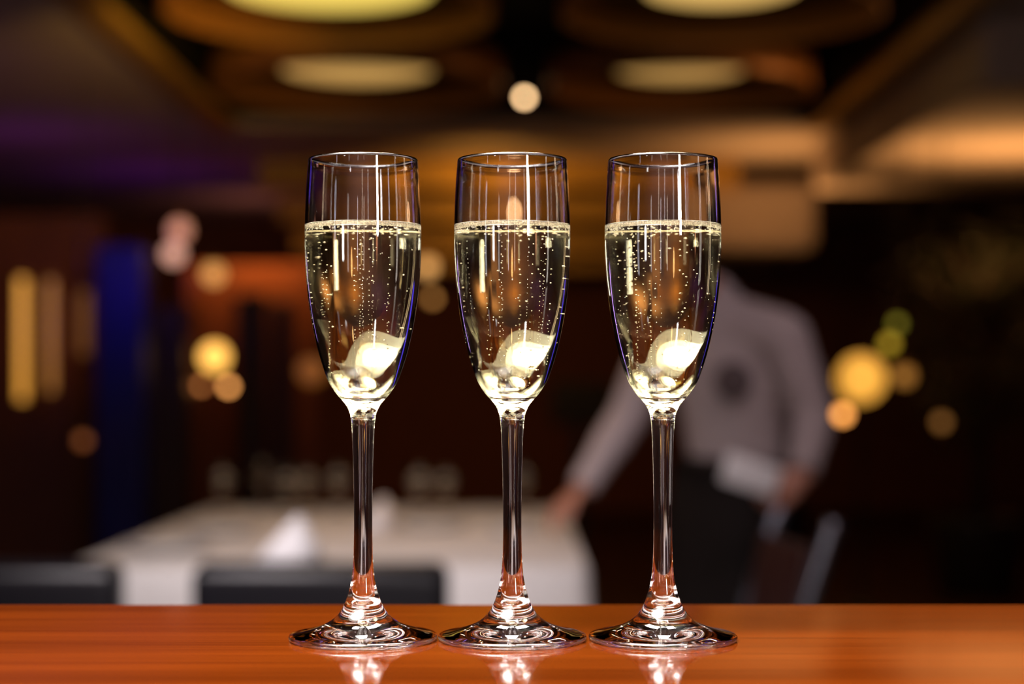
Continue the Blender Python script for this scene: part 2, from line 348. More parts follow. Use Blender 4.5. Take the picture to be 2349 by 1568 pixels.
def champagne_mesh():
    bm = nb(); e = 0.17
    prof = [(0, LEVEL)]+[(r, LEVEL) for r in (6, 12, 17, 20.5)]+[(22.8, LEVEL+0.12), (24.0, LEVEL+0.45), (rin(LEVEL)-0.25, LEVEL+1.1), (rin(LEVEL)+e, LEVEL+1.5)]
    prof += [(r+e*0.9, z-0.14*min(1, max(0, (118-z)/8))) for r, z in inn_full if z < LEVEL+0.8 and r > 0.02]+[(0, 110.1-0.17)]
    lathe(bm, [(r*mm, z*mm) for r, z in prof], 96)
    bmesh.ops.recalc_face_normals(bm, faces=bm.faces[:])
    me = bpy.data.meshes.new('champagne'); bm.to_mesh(me); bm.free()
    for p_ in me.polygons: p_.use_smooth = True
    return me
def bubble_mesh(seed):
    rnd = random.Random(seed); bm = nb(); tmpl = nb(); bmesh.ops.create_icosphere(tmpl, subdivisions=2, radius=1)
    tv = [v.co.copy() for v in tmpl.verts]; tf = [[v.index for v in f.verts] for f in tmpl.faces]; tmpl.free()
    V = []; F = []
    def add(x, y, z, r):
        o = len(V); V.extend((x*mm+c.x*r*mm, y*mm+c.y*r*mm, z*mm+c.z*r*mm) for c in tv); F.extend([i+o for i in f] for f in tf)
    for s in range(15):                                            # rising strings
        th = rnd.uniform(0, 2*PI); z0 = rnd.uniform(114, 150); q = math.sqrt(rnd.uniform(0.05, 0.95))
        r0 = q*(rin(z0)-1.0); z = z0; k = rnd.uniform(0.9, 1.5)
        while z < LEVEL-1.5:
            rr = min(r0*(1+0.25*(z-z0)/70), rin(z)-0.9); sz = 0.16+0.20*(z-z0)/70
            if rnd.random() < 0.8: add(rr*math.cos(th)+rnd.gauss(0, .15), rr*math.sin(th)+rnd.gauss(0, .15), z, sz*rnd.uniform(0.8, 1.25))
            z += (1.2+2.4*(z-z0)/60)*k*rnd.uniform(0.7, 1.4)
    for s in range(70):                                            # loose and clinging bubbles
        z = rnd.uniform(116, LEVEL-3); th = rnd.uniform(0, 2*PI); r0 = rin(z)*(rnd.uniform(0.3, 0.93) if s % 2 else 0.955)
        add(r0*math.cos(th), r0*math.sin(th), z, rnd.uniform(0.16, 0.42))
    for s in range(150):                                           # under the surface
        th = rnd.uniform(0, 2*PI); r0 = rin(LEVEL)-0.45-abs(rnd.gauss(0, 1.2)); z = LEVEL-0.5-abs(rnd.gauss(0, 0.8))
        add(r0*math.cos(th), r0*math.sin(th), z, rnd.uniform(0.16, 0.45))
    me = bpy.data.meshes.new('bubbles'); me.from_pydata(V, [], F)
    for p_ in me.polygons: p_.use_smooth = True
    return me
def foam_mesh(seed):
    rnd = random.Random(seed); bm = nb(); R = rin(LEVEL); N = 150; rings = []
    ph = [rnd.uniform(0, 6) for _ in range(4)]
    for k in range(N):
        th = 2*PI*k/N; n_ = 0.35*math.sin(5*th+ph[0])+0.25*math.sin(11*th+ph[1])+0.2*math.sin(29*th+ph[2])
        ri = R-1.5-0.5*n_; zt = LEVEL+1.5+0.15*n_
        rings.append([bm.verts.new((r*mm*math.cos(th), r*mm*math.sin(th), z*mm)) for r, z in
                      ((R-0.02, LEVEL+1.7+0.1*n_), (R-0.5, zt+0.1), (ri+0.5, LEVEL+1.0), (ri, LEVEL+0.3), (ri+0.3, LEVEL-0.15), (R-0.3, LEVEL-0.35))])
    for i in range(N):
        a, c = rings[i], rings[(i+1) % N]
        for k in range(6): bm.faces.new((a[k], a[(k+1) % 6], c[(k+1) % 6], c[k]))
    bmesh.ops.recalc_face_normals(bm, faces=bm.faces[:])
    me = bpy.data.meshes.new('foam_ring'); bm.to_mesh(me); bm.free()
    for p_ in me.polygons: p_.use_smooth = True
    return me
fl = flute_meshes(0.6); wine = champagne_mesh()
for me, m_ in [(x, M['glass']) for x in fl.values()]+[(wine, M['champagne'])]: me.materials.append(m_)
spots = ((833, 'beside the folded white napkin', 0.3), (1175, 'in the middle of the row', 2.1), (1520.5, 'in front of the waiter', 4.4))
for i, (px, where, rz) in enumerate(spots):
    loc = ((px-CX)*D0/FPX, D0, BAR)
    g = tag(empty('champagne_flute', loc, rz), 'tall clear champagne flute %s' % where, 'glass', 'champagne flutes on the bar')
    for nme in ('foot', 'stem', 'bowl'): link(nme, fl[nme], None, g)
    c = link('champagne', wine); c.location = loc; c.rotation_euler.z = rz
    tag(c, 'pale gold sparkling wine filling the flute %s' % where, 'wine', 'champagne in the flutes')
    tag(link('bubbles', bubble_mesh(11+i), M['bubble'], c), kind='stuff')
    link('foam_ring', foam_mesh(31+i), M['foam'], c)

# ------------------------------------------------------------------ dining table and what stands on it
TX0, TX1, TY0, TY1, TZ = -1.13, 0.19, 4.40, 6.55, 0.75
cx_, cy_ = (TX0+TX1)/2, (TY0+TY1)/2
t = tag(empty('dining_table', (cx_, cy_, 0)), 'long dining table under a white cloth beside the waiter', 'table')
b = nb(); box(b, (0, 0, TZ-0.025), (TX1-TX0-0.02, TY1-TY0-0.02, 0.03), 0.004); fin('tabletop', b, M['darkwood'], t)
for sx in (-1, 1):
    for sy in (-1, 1):
        b = nb(); box(b, (sx*0.56, sy*0.96, (TZ-0.04)/2), (0.06, 0.06, TZ-0.04), 0.004); fin('leg', b, M['darkwood'], t)
# cloth: flat top with hanging, gently waved sides
bm = nb(); per = []
hx, hy, rr = (TX1-TX0)/2, (TY1-TY0)/2, 0.05
for (sx, sy, a0) in ((1, 1, 0), (-1, 1, PI/2), (-1, -1, PI), (1, -1, 1.5*PI)):
    for k in range(6):
        a = a0+k/5*PI/2; per.append((sx*(hx-rr)+rr*math.cos(a), sy*(hy-rr)+rr*math.sin(a), math.cos(a), math.sin(a)))
dense = []
for i in range(len(per)):
    p0, p1 = per[i], per[(i+1) % len(per)]; L = math.hypot(p1[0]-p0[0], p1[1]-p0[1]); n = max(1, int(L/0.06))
    for k in range(n): dense.append([p0[j]+(p1[j]-p0[j])*k/n for j in range(4)])
rows = []
for j, (drop, out) in enumerate(((0, -0.012), (0.0, 0.0), (0.015, 0.008), (0.10, 0.014), (0.25, 0.026), (0.42, 0.040), (0.55, 0.050))):
    row = []
    for i, (x, y, nx, ny) in enumerate(dense):
        wv = 0.018*math.sin(i*0.9)*min(1, drop*2.2)+0.010*math.sin(i*0.37+1)*min(1, drop*2)
        row.append(bm.verts.new((x+nx*(out+wv), y+ny*(out+wv), TZ+0.003-drop)))
    rows.append(row)
for a, c in zip(rows, rows[1:]):
    for k in range(len(a)): bm.faces.new((a[k], a[(k+1) % len(a)], c[(k+1) % len(a)], c[k]))
bm.faces.new(rows[0])
cl = fin('tablecloth', bm, M['cloth'], None, True); cl.location = (cx_, cy_, 0)
tag(cl, 'white tablecloth draped over the long dining table', 'tablecloth')
def on_table(px, py):
    d = FPX*(EYE-TZ-0.004)/(py-HOR); return Vector(((px-CX)*d/FPX, d, TZ+0.004))
def napkin(px, py, h, wdt, rz, label):
    bm = nb(); p = on_table(px, py)
    # folded cone: two leaning leaves with a pleat
    prof = [(-wdt/2, -0.035, 0), (0, -wdt*0.30, 0), (wdt/2, -0.02, 0), (wdt*0.32, wdt*0.28, 0), (-wdt*0.30, wdt*0.30, 0)]
    mid = [(x*0.62+0.012, y*0.55, h*0.45) for x, y, z in prof]; top = [(x*0.10+0.03, y*0.12, h*(1-0.02*i)) for i, (x, y, z) in enumerate(prof)]
    rs = [[bm.verts.new(q) for q in r] for r in (prof, mid, top)]
    for a, c in zip(rs, rs[1:]):
        for k in range(5): bm.faces.new((a[k], a[(k+1) % 5], c[(k+1) % 5], c[k]))
    bm.faces.new(rs[0]); bm.faces.new(rs[2])
    bmesh.ops.bevel(bm, geom=bm.edges[:], offset=0.004, segments=2, affect='EDGES')
    o = fin('folded_napkin', bm, M['napkin'], None, True); o.location = p; o.rotation_euler.z = rz
    return tag(o, label, 'napkin', 'folded napkins')
napkin(660, 1305, 0.135, 0.20, 0.15, 'folded white napkin standing at the near edge of the table')
napkin(862, 1222, 0.115, 0.16, 0.6, 'folded white napkin further up the table, behind a flute stem')
def plate(px, py, R, label):
    b = nb(); lathe(b, [(0, 0.002), (R*0.55, 0.0), (R*0.62, 0.004), (R, 0.020), (R+0.003, 0.023), (R*0.98, 0.024), (R*0.62, 0.009), (0, 0.007)], 40)
    o = fin('dinner_plate', b, M['china'], None, True); o.location = on_table(px, py); tag(o, label, 'plate', 'plates on the dining table')
plate(385, 1262, 0.125, 'round white plate at the corner of the table')
plate(505, 1222, 0.125, 'round white plate beyond the corner plate, left side of the table')
plate(1175, 1222, 0.085, 'small white plate by the waiter\'s reaching hand')
plate(985, 1212, 0.125, 'round white plate in the middle of the table')
def wineglass(px, py, h, label):
    b = nb(); R = h*0.24
    lathe(b, [(0, 0.003), (R*0.9, 0.0), (R*0.9, 0.002), (R*0.2, 0.006), (0.004, 0.02), (0.0035, h*0.45), (R*0.6, h*0.55), (R, h*0.72), (R*0.8, h),
              (R*0.76, h), (R*0.95, h*0.72), (R*0.55, h*0.57), (0, h*0.52)], 20)
    o = fin('wine_glass', b, M['tableglass'], None, True); o.location = on_table(px, py); tag(o, label, 'glass', 'wine glasses on the dining table')
for px, py, h, lab in ((512, 1180, 0.17, 'wine glass at the left end of the table glasses'), (602, 1168, 0.18, 'second wine glass from the left on the table'),
                       (658, 1180, 0.16, 'third wine glass from the left on the table'), (705, 1178, 0.16, 'fourth wine glass from the left on the table'),
                       (775, 1178, 0.17, 'wine glass just left of the nearest flute stem'), (962, 1182, 0.17, 'wine glass right of the left flute stem'),
                       (1022, 1180, 0.16, 'wine glass between the two flute stems, nearer the middle one'), (1200, 1176, 0.17, 'wine glass near the reaching hand')):
    wineglass(px, py, h, lab)

# ------------------------------------------------------------------ chairs
def padded_chair(loc, rz, label):
    """backrest towards local -y (camera side), sitter faces +y"""
    c = tag(empty('padded_chair', loc, rz), label, 'chair', 'black chairs at the near side of the table')
    b = nb(); box(b, (0, 0.24, 0.44), (0.48, 0.46, 0.09), 0.03, seg=3); fin('seat', b, M['leather'], c, True)
    b = nb(); box(b, (0, -0.03, 0.655), (0.53, 0.10, 0.38), 0.03, Matrix.Rotation(0.10, 3, 'X'), seg=4); fin('backrest', b, M['leather'], c, True)
    for sx in (-1, 1):
        b = nb(); tube(b, [(sx*0.21, 0.44, 0.40), (sx*0.215, 0.45, 0.0)], [0.022, 0.016], 10); fin('leg', b, M['blackwood'], c)
        b = nb(); tube(b, [(sx*0.21, 0.03, 0.48), (sx*0.21, 0.02, 0.40), (sx*0.215, -0.04, 0.0)], [0.02, 0.022, 0.016], 10); fin('leg', b, M['blackwood'], c)
    return c
p = at(738, 1310, 3.62); padded_chair((p.x, 3.66, 0), 0.0, 'black leather chair in front of the folded napkin')
p = at(-10, 1302, 3.62); padded_chair((p.x, 3.66, 0), 0.0, 'black leather chair cut by the photo edge')
def frame_chair(loc, rz, label):
    """sitter faces +y, steel posts at the back"""
    c = tag(empty('steel_frame_chair', loc, rz), label, 'chair')
    b = nb(); box(b, (0, 0.165, 0.45), (0.46, 0.33, 0.06), 0.02, seg=3); fin('seat', b, M['seatred'], c, True)
    b = nb(); box(b, (0, -0.035, 0.69), (0.42, 0.03, 0.28), 0.012, Matrix.Rotation(0.20, 3, 'X'), seg=3); fin('backrest', b, M['seatred'], c, True)
    for sx in (-1, 1):
        b = nb(); tube(b, [(sx*0.235, -0.03, 0), (sx*0.235, 0.01, 0.44), (sx*0.235, -0.03, 0.65), (sx*0.235, -0.10, 0.86), (sx*0.235, -0.115, 0.89)], [(0.014, 0.022)]*5, 10, ref=(0, 1, 0)); fin('back_post', b, M['steel'], c, True)
        b = nb(); tube(b, [(sx*0.21, 0.31, 0), (sx*0.21, 0.30, 0.43)], 0.015, 10); fin('leg', b, M['steel'], c, True)
    b = nb(); tube(b, [(-0.235, 0.0, 0.42), (0.235, 0.0, 0.42)], 0.012, 8); fin('stretcher', b, M['steel'], c, True)
    return c
frame_chair((0.625, 4.34, 0), PI/2+0.12, 'chair with blue-grey steel posts beside the waiter')

# ------------------------------------------------------------------ waiter
def remeshed(name, bm, voxel, m, parent, smooth_iter=3):
    bmesh.ops.recalc_face_normals(bm, faces=bm.faces[:])
    me = bpy.data.meshes.new(name+'_src'); bm.to_mesh(me); bm.free()
    o = bpy.data.objects.new(name+'_src', me); COL.objects.link(o)
    r = o.modifiers.new('r', 'REMESH'); r.mode = 'VOXEL'; r.voxel_size = voxel; r.use_smooth_shade = True
    if smooth_iter:
        s = o.modifiers.new('s', 'SMOOTH'); s.iterations = smooth_iter; s.factor = 0.5
    dg = bpy.context.evaluated_depsgraph_get(); dg.update()
    nm = bpy.data.meshes.new_from_object(o.evaluated_get(dg)); nm.name = name
    bpy.data.objects.remove(o); bpy.data.meshes.remove(me)
    nm.materials.clear()
    return link(name, nm, m, parent, True)
WB = at(1690, 0, 5.0); base = Vector((WB.x, 5.0, 0))
def W(px, py, d): return at(px, py, d)-base
pelvis, waist, chest, collar = W(1695, 1150, 5.02), W(1698, 1050, 5.02), W(1690, 880, 4.98), W(1655, 715, 4.95)
neck0, neck1 = W(1630, 690, 4.93), W(1585, 640, 4.89)
hc = W(1548, 585, 4.86)                                          # head centre
shL, shR = W(1800, 775, 4.80), W(1520, 775, 5.14)                # image right, image left
elL, wrL = W(1865, 960, 4.78), W(1842, 1085, 4.66)
elR, wrR = W(1440, 955, 5.14), W(1335, 1120, 5.06)
S = (shL-shR).normalized(); F = Vector((-S.y*-1, S.x*-1, 0)); F = Vector((S.y, -S.x, 0)).normalized()   # chest direction
hipL, hipR = pelvis+S*0.10+Vector((0, 0, -0.04)), pelvis-S*0.10+Vector((0, 0, -0.04))
ankL, ankR = Vector((hipL.x+0.03, hipL.y, 0.09)), Vector((hipR.x-0.06, hipR.y+0.04, 0.09))
knL, knR = (hipL+ankL)/2+F*0.03, (hipR+ankR)/2+F*0.03
def torso(bm, g, down=True):
    tube(bm, [pelvis, waist, (waist+chest)/2, chest, (chest+collar)/2, collar+Vector((0, 0, -0.01))],
         [(0.165+g, 0.115+g), (0.155+g, 0.108+g), (0.165+g, 0.115+g), (0.185+g, 0.125+g), (0.19+g, 0.12+g), (0.10+g, 0.085+g)], 24, ref=F)
    for s in (shL, shR): tube(bm, [collar+(s-collar)*0.1+Vector((0, 0, -0.03)), collar+(s-collar)*0.6+Vector((0, 0, -0.015)), s], [0.075+g, 0.07+g, 0.062+g], 16)
def arm(bm, s, e, wr, g, k=1.0):
    tube(bm, [s, s+(e-s)*0.5, e, e+(wr-e)*0.4, wr], [0.062+g, 0.056+g, 0.047+g, 0.045+g, 0.031+g], 16)
    ball(bm, s, 0.064+g)
def hand(bm, wr, d, nrm, thumb_side, curl):
    d = d.normalized(); nrm = (nrm-d*nrm.dot(d)).normalized(); sd = d.cross(nrm).normalized()*thumb_side
    tube(bm, [wr-d*0.02, wr+d*0.02, wr+d*0.06, wr+d*0.095], [(0.024, 0.019), (0.033, 0.017), (0.041, 0.015), (0.038, 0.012)], 14, ref=nrm)
    for q, (off, ln) in enumerate(((0.030, 0.072), (0.010, 0.080), (-0.010, 0.075), (-0.029, 0.058))):
        p0 = wr+d*0.088+sd*off; a = curl*(1+0.12*q); pts = [p0]; ang = a*0.5
        for part in (0.45, 0.32, 0.23):
            pts.append(pts[-1]+(d*math.cos(ang)-nrm*math.sin(ang)+sd*off*2.0)*ln*part); ang += a
        tube(bm, pts, [0.0098, 0.0092, 0.0085, 0.0072], 10)
    p0 = wr+d*0.035+sd*0.030
    tube(bm, [p0, p0+(sd*0.8+d*0.7).normalized()*0.035, p0+(sd*0.8+d*0.7).normalized()*0.035+(sd*0.3+d-nrm*0.4).normalized()*0.032,
              p0+(sd*0.8+d*0.7).normalized()*0.035+(sd*0.2+d-nrm*0.6).normalized()*0.055], [0.0135, 0.012, 0.0105, 0.008], 10)
hf = (F*0.75+Vector((-0.55, 0, -0.45))).normalized(); hu = (collar-chest).normalized()*0.4+Vector((-0.15, 0, 1)); hu = (hu-hf*hu.dot(hf)).normalized(); hs = hf.cross(hu)
HM = Matrix((hs, hf, hu)).transposed()
wp = empty('person', base)
tag(wp, 'waiter in a lilac-grey shirt leaning to lay the table, holding a white napkin', 'person')
bm = nb(); torso(bm, 0.0); arm(bm, shL, elL, wrL, -0.004); arm(bm, shR, elR, wrR, -0.004)
for h, k, a in ((hipL, knL, ankL), (hipR, knR, ankR)):
    tube(bm, [h+Vector((0, 0, 0.05)), h+Vector((0, 0, -0.06)), (h+k)/2, k, (k+a)/2+F*-0.015, a], [0.085, 0.092, 0.075, 0.056, 0.054, 0.036], 16)
    tube(bm, [a+F*-0.05+Vector((0, 0, -0.04)), a+F*0.06+Vector((0, 0, -0.05)), a+F*0.17+Vector((0, 0, -0.062))], [(0.035, 0.04), (0.042, 0.032), (0.032, 0.018)], 12, ref=(0, 0, 1))
tube(bm, [neck0+Vector((0.02, 0, -0.05)), neck0, neck1, neck1+(hc-neck1)*0.5], [0.068, 0.062, 0.058, 0.06], 16)
hb = nb(); bmesh.ops.create_icosphere(hb, subdivisions=4, radius=1)
for v in hb.verts:
    x, y, z = v.co
    jaw = 1-0.30*max(0, -z)**1.2; v.co = Vector((x*0.074*jaw, y*0.094*(1-0.12*max(0, -z))+0.012*max(0, -z)*(1 if y > 0 else -1), z*0.116))
    if y > 0.55: v.co.y -= 0.006*max(0, 1-abs(z-0.08)*5)           # eye line
    v.co = HM @ v.co+hc
hm = bpy.data.meshes.new('h'); hb.to_mesh(hm); hb.free(); bm.from_mesh(hm); bpy.data.meshes.remove(hm)
def H(x, y, z): return HM @ Vector((x, y, z))+hc
tube(bm, [H(0, 0.078, 0.022), H(0, 0.098, -0.008), H(0, 0.108, -0.026), H(0, 0.088, -0.036)], [0.008, 0.011, 0.014, 0.010], 10)   # nose
tube(bm, [H(-0.045, 0.076, 0.034), H(0, 0.090, 0.036), H(0.045, 0.076, 0.034)], [0.008, 0.010, 0.008], 8)                        # brow
tube(bm, [H(-0.022, 0.084, -0.060), H(0, 0.093, -0.058), H(0.022, 0.084, -0.060)], [0.005, 0.008, 0.005], 8)                     # lips
ball(bm, H(0, 0.078, -0.098), 0.020)
for sx in (-1, 1): ball(bm, H(sx*0.076, -0.005, -0.005), (0.010, 0.020, 0.032), 2, HM)
hand(bm, wrR, Vector((-0.82, -0.10, -0.72)), Vector((-0.6, -0.3, 0.75)), -1, 0.42)
hand(bm, wrL, Vector((-0.75, -0.25, -0.62)), Vector((0.25, -0.85, 0.45)), 1, 0.75)
remeshed('body', bm, 0.0055, M['skin'], wp, 2)
bm = nb(); torso(bm, 0.013); arm(bm, shL, elL, wrL+(elL-wrL)*0.10, 0.010); arm(bm, shR, elR, wrR+(elR-wrR)*0.08, 0.010)
for e_, w_, n_ in ((elL, wrL, 1), (elR, wrR, 1)):                  # sleeve creases and cuffs
    for q in (0.15, 0.35): tube(bm, [e_+(w_-e_)*q-(w_-e_).normalized()*0.012, e_+(w_-e_)*q, e_+(w_-e_)*q+(w_-e_).normalized()*0.012], [0.052, 0.060, 0.052], 14)
    c0 = w_+(e_-w_)*0.06; dd = (w_-e_).normalized(); tube(bm, [c0-dd*0.05, c0, c0+dd*0.012], [0.046, 0.044, 0.044], 14)
tube(bm, [neck0+Vector((0.03, 0, -0.06)), neck0+Vector((0.01, 0, -0.01)), neck0+(neck1-neck0)*0.4], [0.085, 0.078, 0.074], 20)     # collar
sh = remeshed('shirt', bm, 0.008, M['shirt'], wp, 4); sh['label'] = 'lilac-grey long-sleeved shirt'
bm = nb()
tube(bm, [waist+Vector((0, 0, 0.0)), pelvis+Vector((0, 0, 0.02)), pelvis+Vector((0, 0, -0.10))], [(0.178, 0.132), (0.190, 0.140), (0.185, 0.135)], 24, ref=F)
for h, k, a in ((hipL, knL, ankL), (hipR, knR, ankR)):
    tube(bm, [h+Vector((0, 0, 0.05)), h+Vector((0, 0, -0.06)), (h+k)/2, k, (k+a)/2, a+Vector((0, 0, -0.02))], [0.105, 0.112, 0.098, 0.082, 0.078, 0.076], 18)
remeshed('trousers', bm, 0.009, M['trousers'], wp, 3)['label'] = 'black trousers'
# waist apron: a curved sheet with thickness round the front
bm = nb(); rows = []
for j in range(9):
    z = waist.z-0.01-j*0.075; r0 = 0.205+0.010*j; row = []
    for k in range(25):
        a = -1.7+3.4*k/24; o_ = pelvis.lerp(Vector(((hipL.x+hipR.x)/2-0.02, (hipL.y+hipR.y)/2, 0)), 0)
        wv = 0.008*math.sin(k*1.3)*j/8
        row.append(bm.verts.new(Vector((pelvis.x, pelvis.y, z))+S*math.sin(a)*(r0+wv)+F*math.cos(a)*(r0*0.80+wv)))
    rows.append(row)
for a, c in zip(rows, rows[1:]):
    for k in range(24): bm.faces.new((a[k], a[k+1], c[k+1], c[k]))
bmesh.ops.solidify(bm, geom=bm.faces[:], thickness=0.004)
fin('apron', bm, M['trousers'], wp, True)['label'] = 'long black waist apron'
for a in (ankL, ankR):
    bm = nb(); tube(bm, [a+F*-0.075+Vector((0, 0, -0.045)), a+F*-0.02+Vector((0, 0, -0.03)), a+F*0.07+Vector((0, 0, -0.045)), a+F*0.19+Vector((0, 0, -0.06)), a+F*0.215+Vector((0, 0, -0.068))],
                     [(0.032, 0.042), (0.045, 0.058), (0.050, 0.043), (0.042, 0.028), (0.02, 0.014)], 14, ref=(0, 0, 1)); fin('shoe', bm, M['leather'], wp, True)
bm = nb(); bmesh.ops.create_icosphere(bm, subdivisions=4, radius=1)
for v in bm.verts:
    x, y, z = v.co; f_ = 1.0+0.03*math.sin(9*x)*math.sin(7*z+2*y)
    v.co = Vector((x*0.083*f_, y*0.103*f_, z*0.124*f_))
bmesh.ops.delete(bm, geom=[v for v in bm.verts if (v.co.y > 0.03 and v.co.z < 0.070-max(0, (0.06-v.co.y))*0.6) or v.co.z < -0.045-(0.02 if v.co.y < -0.05 else 0) or (v.co.z < 0.0 and v.co.y > -0.02)], context='VERTS')
bmesh.ops.solidify(bm, geom=bm.faces[:], thickness=0.012)
for v in bm.verts: v.co = HM @ v.co+hc
fin('hair', bm, M['hair'], wp, True)['label'] = 'short dark hair'
for sx in (-1, 1):
    bm = nb(); ball(bm, H(sx*0.030, 0.078, 0.012), 0.0125, 3); ey = fin('eye', bm, M['eye'], wp, True)
    bm = nb(); ball(bm, H(sx*0.030, 0.0885, 0.010), (0.005, 0.0025, 0.005), 2, HM); fin('iris', bm, M['iris'], ey, True)
# round emblem printed on the shirt
lat = 0.095; dep = 0.138*math.sqrt(1-(lat/0.198)**2)
nrm = (S*lat/0.198**2+F*dep/0.138**2).normalized(); ctr = chest+S*lat+F*dep+nrm*0.014+Vector((0, 0, 0.01))
rt = Vector((0, 0, 1)).cross(nrm).normalized(); Rm = Matrix((rt, nrm.cross(rt), nrm)).transposed(); bm = nb()
lathe(bm, [(0, 0.004), (0.052, 0.003), (0.055, 0.0), (0.052, -0.02), (0, -0.02)], 28); bm.transform(Matrix.Translation(ctr) @ Rm.to_4x4())
fin('shirt_emblem', bm, M['badge'], wp, True)['label'] = 'dark round emblem on the chest'
# napkin in his hand
nk = at(1722, 1088, 4.62)
bm = nb(); box(bm, (0, 0, 0), (0.15, 0.010, 0.080), 0.004); box(bm, (0.005, -0.010, -0.004), (0.14, 0.010, 0.072), 0.004); box(bm, (0.03, 0.009, 0.0), (0.09, 0.008, 0.064), 0.0035)
o = fin('folded_napkin', bm, M['napkin'], None, True); o.location = nk; o.rotation_euler = (0.15, 0.30, -0.25)
tag(o, 'folded white napkin held in the waiter\'s hand', 'napkin', 'folded napkins')

# ------------------------------------------------------------------ ceiling ring lamps
def ring_lamp(px, d, R, Ri, col, st, label):
    x = (px-CX)*d/FPX; z0 = EYE+1.644
    o = tag(empty('ceiling_ring_lamp', (x, d, z0)), label, 'ceiling lamp', 'round lamps in the ceiling tray')
    b = nb(); lathe(b, [(R, 0), (R+0.02, 0), (R+0.02, 0.19), (R, 0.19), (R, 0)], 72); fin('hoop', b, M['brass'], o, True)
    b = nb(); lathe(b, [(Ri+0.02, 0.15), (R, 0.19), (R, 0.21), (0, 0.21), (0, 0.19), (Ri+0.02, 0.17), (Ri+0.02, 0.15)], 72); fin('shade', b, M['recess'], o, True)
    b = nb(); lathe(b, [(0, 0.105), (Ri*0.9, 0.11), (Ri, 0.12), (Ri, 0.15), (0, 0.16)], 64); fin('diffuser', b, lamp_mat('ring_lamp_light', col, st), o, True)
    b = nb(); tube(b, [(0, 0, 0.2), (0, 0, CEIL+0.56-z0)], 0.012, 8); fin('rod', b, M['brass'], o)
ring_lamp(755, 7.8, 0.72, 0.46, (1.0, 0.72, 0.13), 0.9, 'round ceiling lamp glowing brightest yellow, near row')
ring_lamp(1655, 7.8, 0.70, 0.34, (1.0, 0.62, 0.17), 0.75, 'round ceiling lamp near row, beside the amber soffit')
ring_lamp(820, 9.8, 0.80, 0.42, (1.0, 0.56, 0.15), 0.55, 'round ceiling lamp far row, above the flute beside the napkin')
ring_lamp(1560, 9.8, 0.72, 0.36, (1.0, 0.56, 0.15), 0.42, 'round ceiling lamp far row, above the flute before the waiter')

# ------------------------------------------------------------------ small lamps
def globe(px, py, d, r, col, st, label, kind='pendant'):
    p = at(px, py, d)
    if kind == 'pendant':
        o = tag(empty('globe_pendant', p), label, 'lamp', 'small lamps in the room')
        b = nb(); ball(b, (0, 0, 0), r, 3); fin('globe', b, lamp_mat('globe_light', col, st), o, True)
        b = nb(); lathe(b, [(0, r*1.5), (r*0.4, r*1.5), (r*0.5, r*0.85), (0, r*0.85)], 16); fin('cap', b, M['brass'], o, True)
        b = nb(); tube(b, [(0, 0, r*1.4), (0, 0, (CEIL+0.56 if X0 < p.x < X1 and Y0 < p.y < Y1 else CEIL+0.01)-p.z)], 0.004, 6); fin('cord', b, M['blackwood'], o)
    elif kind == 'spot':
        o = tag(empty('ceiling_spotlight', p), label, 'lamp', 'small lamps in the room')
        b = nb(); ball(b, (0, -0.01, 0), (r, r*0.5, r), 3); fin('bulb', b, lamp_mat('spot_light', col, st), o, True)
        b = nb(); lathe(b, [(r*1.05, 0), (r*1.25, 0), (r*1.1, r*3), (0, r*3.2), (0, r*3), (r*0.95, r*2.8), (r*1.05, 0)], 20); b.transform(Matrix.Rotation(-PI/2, 4, 'X')); fin('housing', b, M['blackwood'], o, True)
        b = nb(); tube(b, [(0, r*2, r), (0, r*2, max(r*2, CEIL+0.5-p.z))], 0.006, 6); fin('rod', b, M['blackwood'], o)
    else:
        o = tag(empty('table_lamp' if kind == 'table' else 'floor_lamp', (p.x, p.y, 0)), label, 'lamp', 'small lamps in the room')
        b = nb(); ball(b, (0, 0, p.z), r, 4); fin('lamp_shade', b, lamp_mat('shade_light', col, st), o, True)
        b = nb(); tube(b, [(0, 0, 0.02), (0, 0, p.z-r)], 0.010, 8); fin('pole', b, M['blackwood'], o)
        b = nb(); lathe(b, [(0, 0), (0.13, 0), (0.13, 0.012), (0.02, 0.03), (0, 0.03)], 24); fin('base', b, M['blackwood'], o, True)
ORG = (1.0, 0.45, 0.10); CRM = (1.0, 0.66, 0.34); YEL = (1.0, 0.62, 0.15)
globe(1203, 224, 10.2, 0.022, (1.0, 0.62, 0.30), 12, 'single small bright spotlight between the ceiling lamps', 'spot')
globe(1187, 486, 12.0, 0.020, (1.0, 0.56, 0.26), 22, 'small spotlight seen through the middle flute', 'spot')
globe(492, 818, 10.0, 0.075, (1.0, 0.50, 0.08), 2.2, 'glowing yellow globe lamp, brightest of the lamps on the left', 'floor')
globe(524, 886, 10.6, 0.026, (1.0, 0.40, 0.10), 5, 'small peach lamp just below the bright yellow globe')
globe(462, 884, 10.8, 0.022, (1.0, 0.32, 0.08), 2.0, 'dim orange lamp below the bright yellow globe')
globe(490, 628, 10.6, 0.060, (1.0, 0.44, 0.10), 0.95, 'soft cream lamp above the bright yellow globe')
globe(412, 528, 9.4, 0.055, (1.0, 0.38, 0.22), 0.75, 'pinkish upper lamp of the pair by the blue column')
globe(398, 582, 9.75, 0.055, (1.0, 0.48, 0.32), 1.0, 'pinkish white lower lamp of the pair by the blue column')
globe(980, 612, 11.5, 0.055, (1.0, 0.48, 0.14), 1.2, 'cream lamp between the first and middle flutes')
globe(992, 684, 12.5, 0.030, (1.0, 0.42, 0.10), 1.2, 'dim amber lamp under the cream lamp between the flutes')
globe(715, 850, 11.5, 0.085, (1.0, 0.28, 0.02), 0.22, 'dull orange lamp behind the flute beside the napkin')
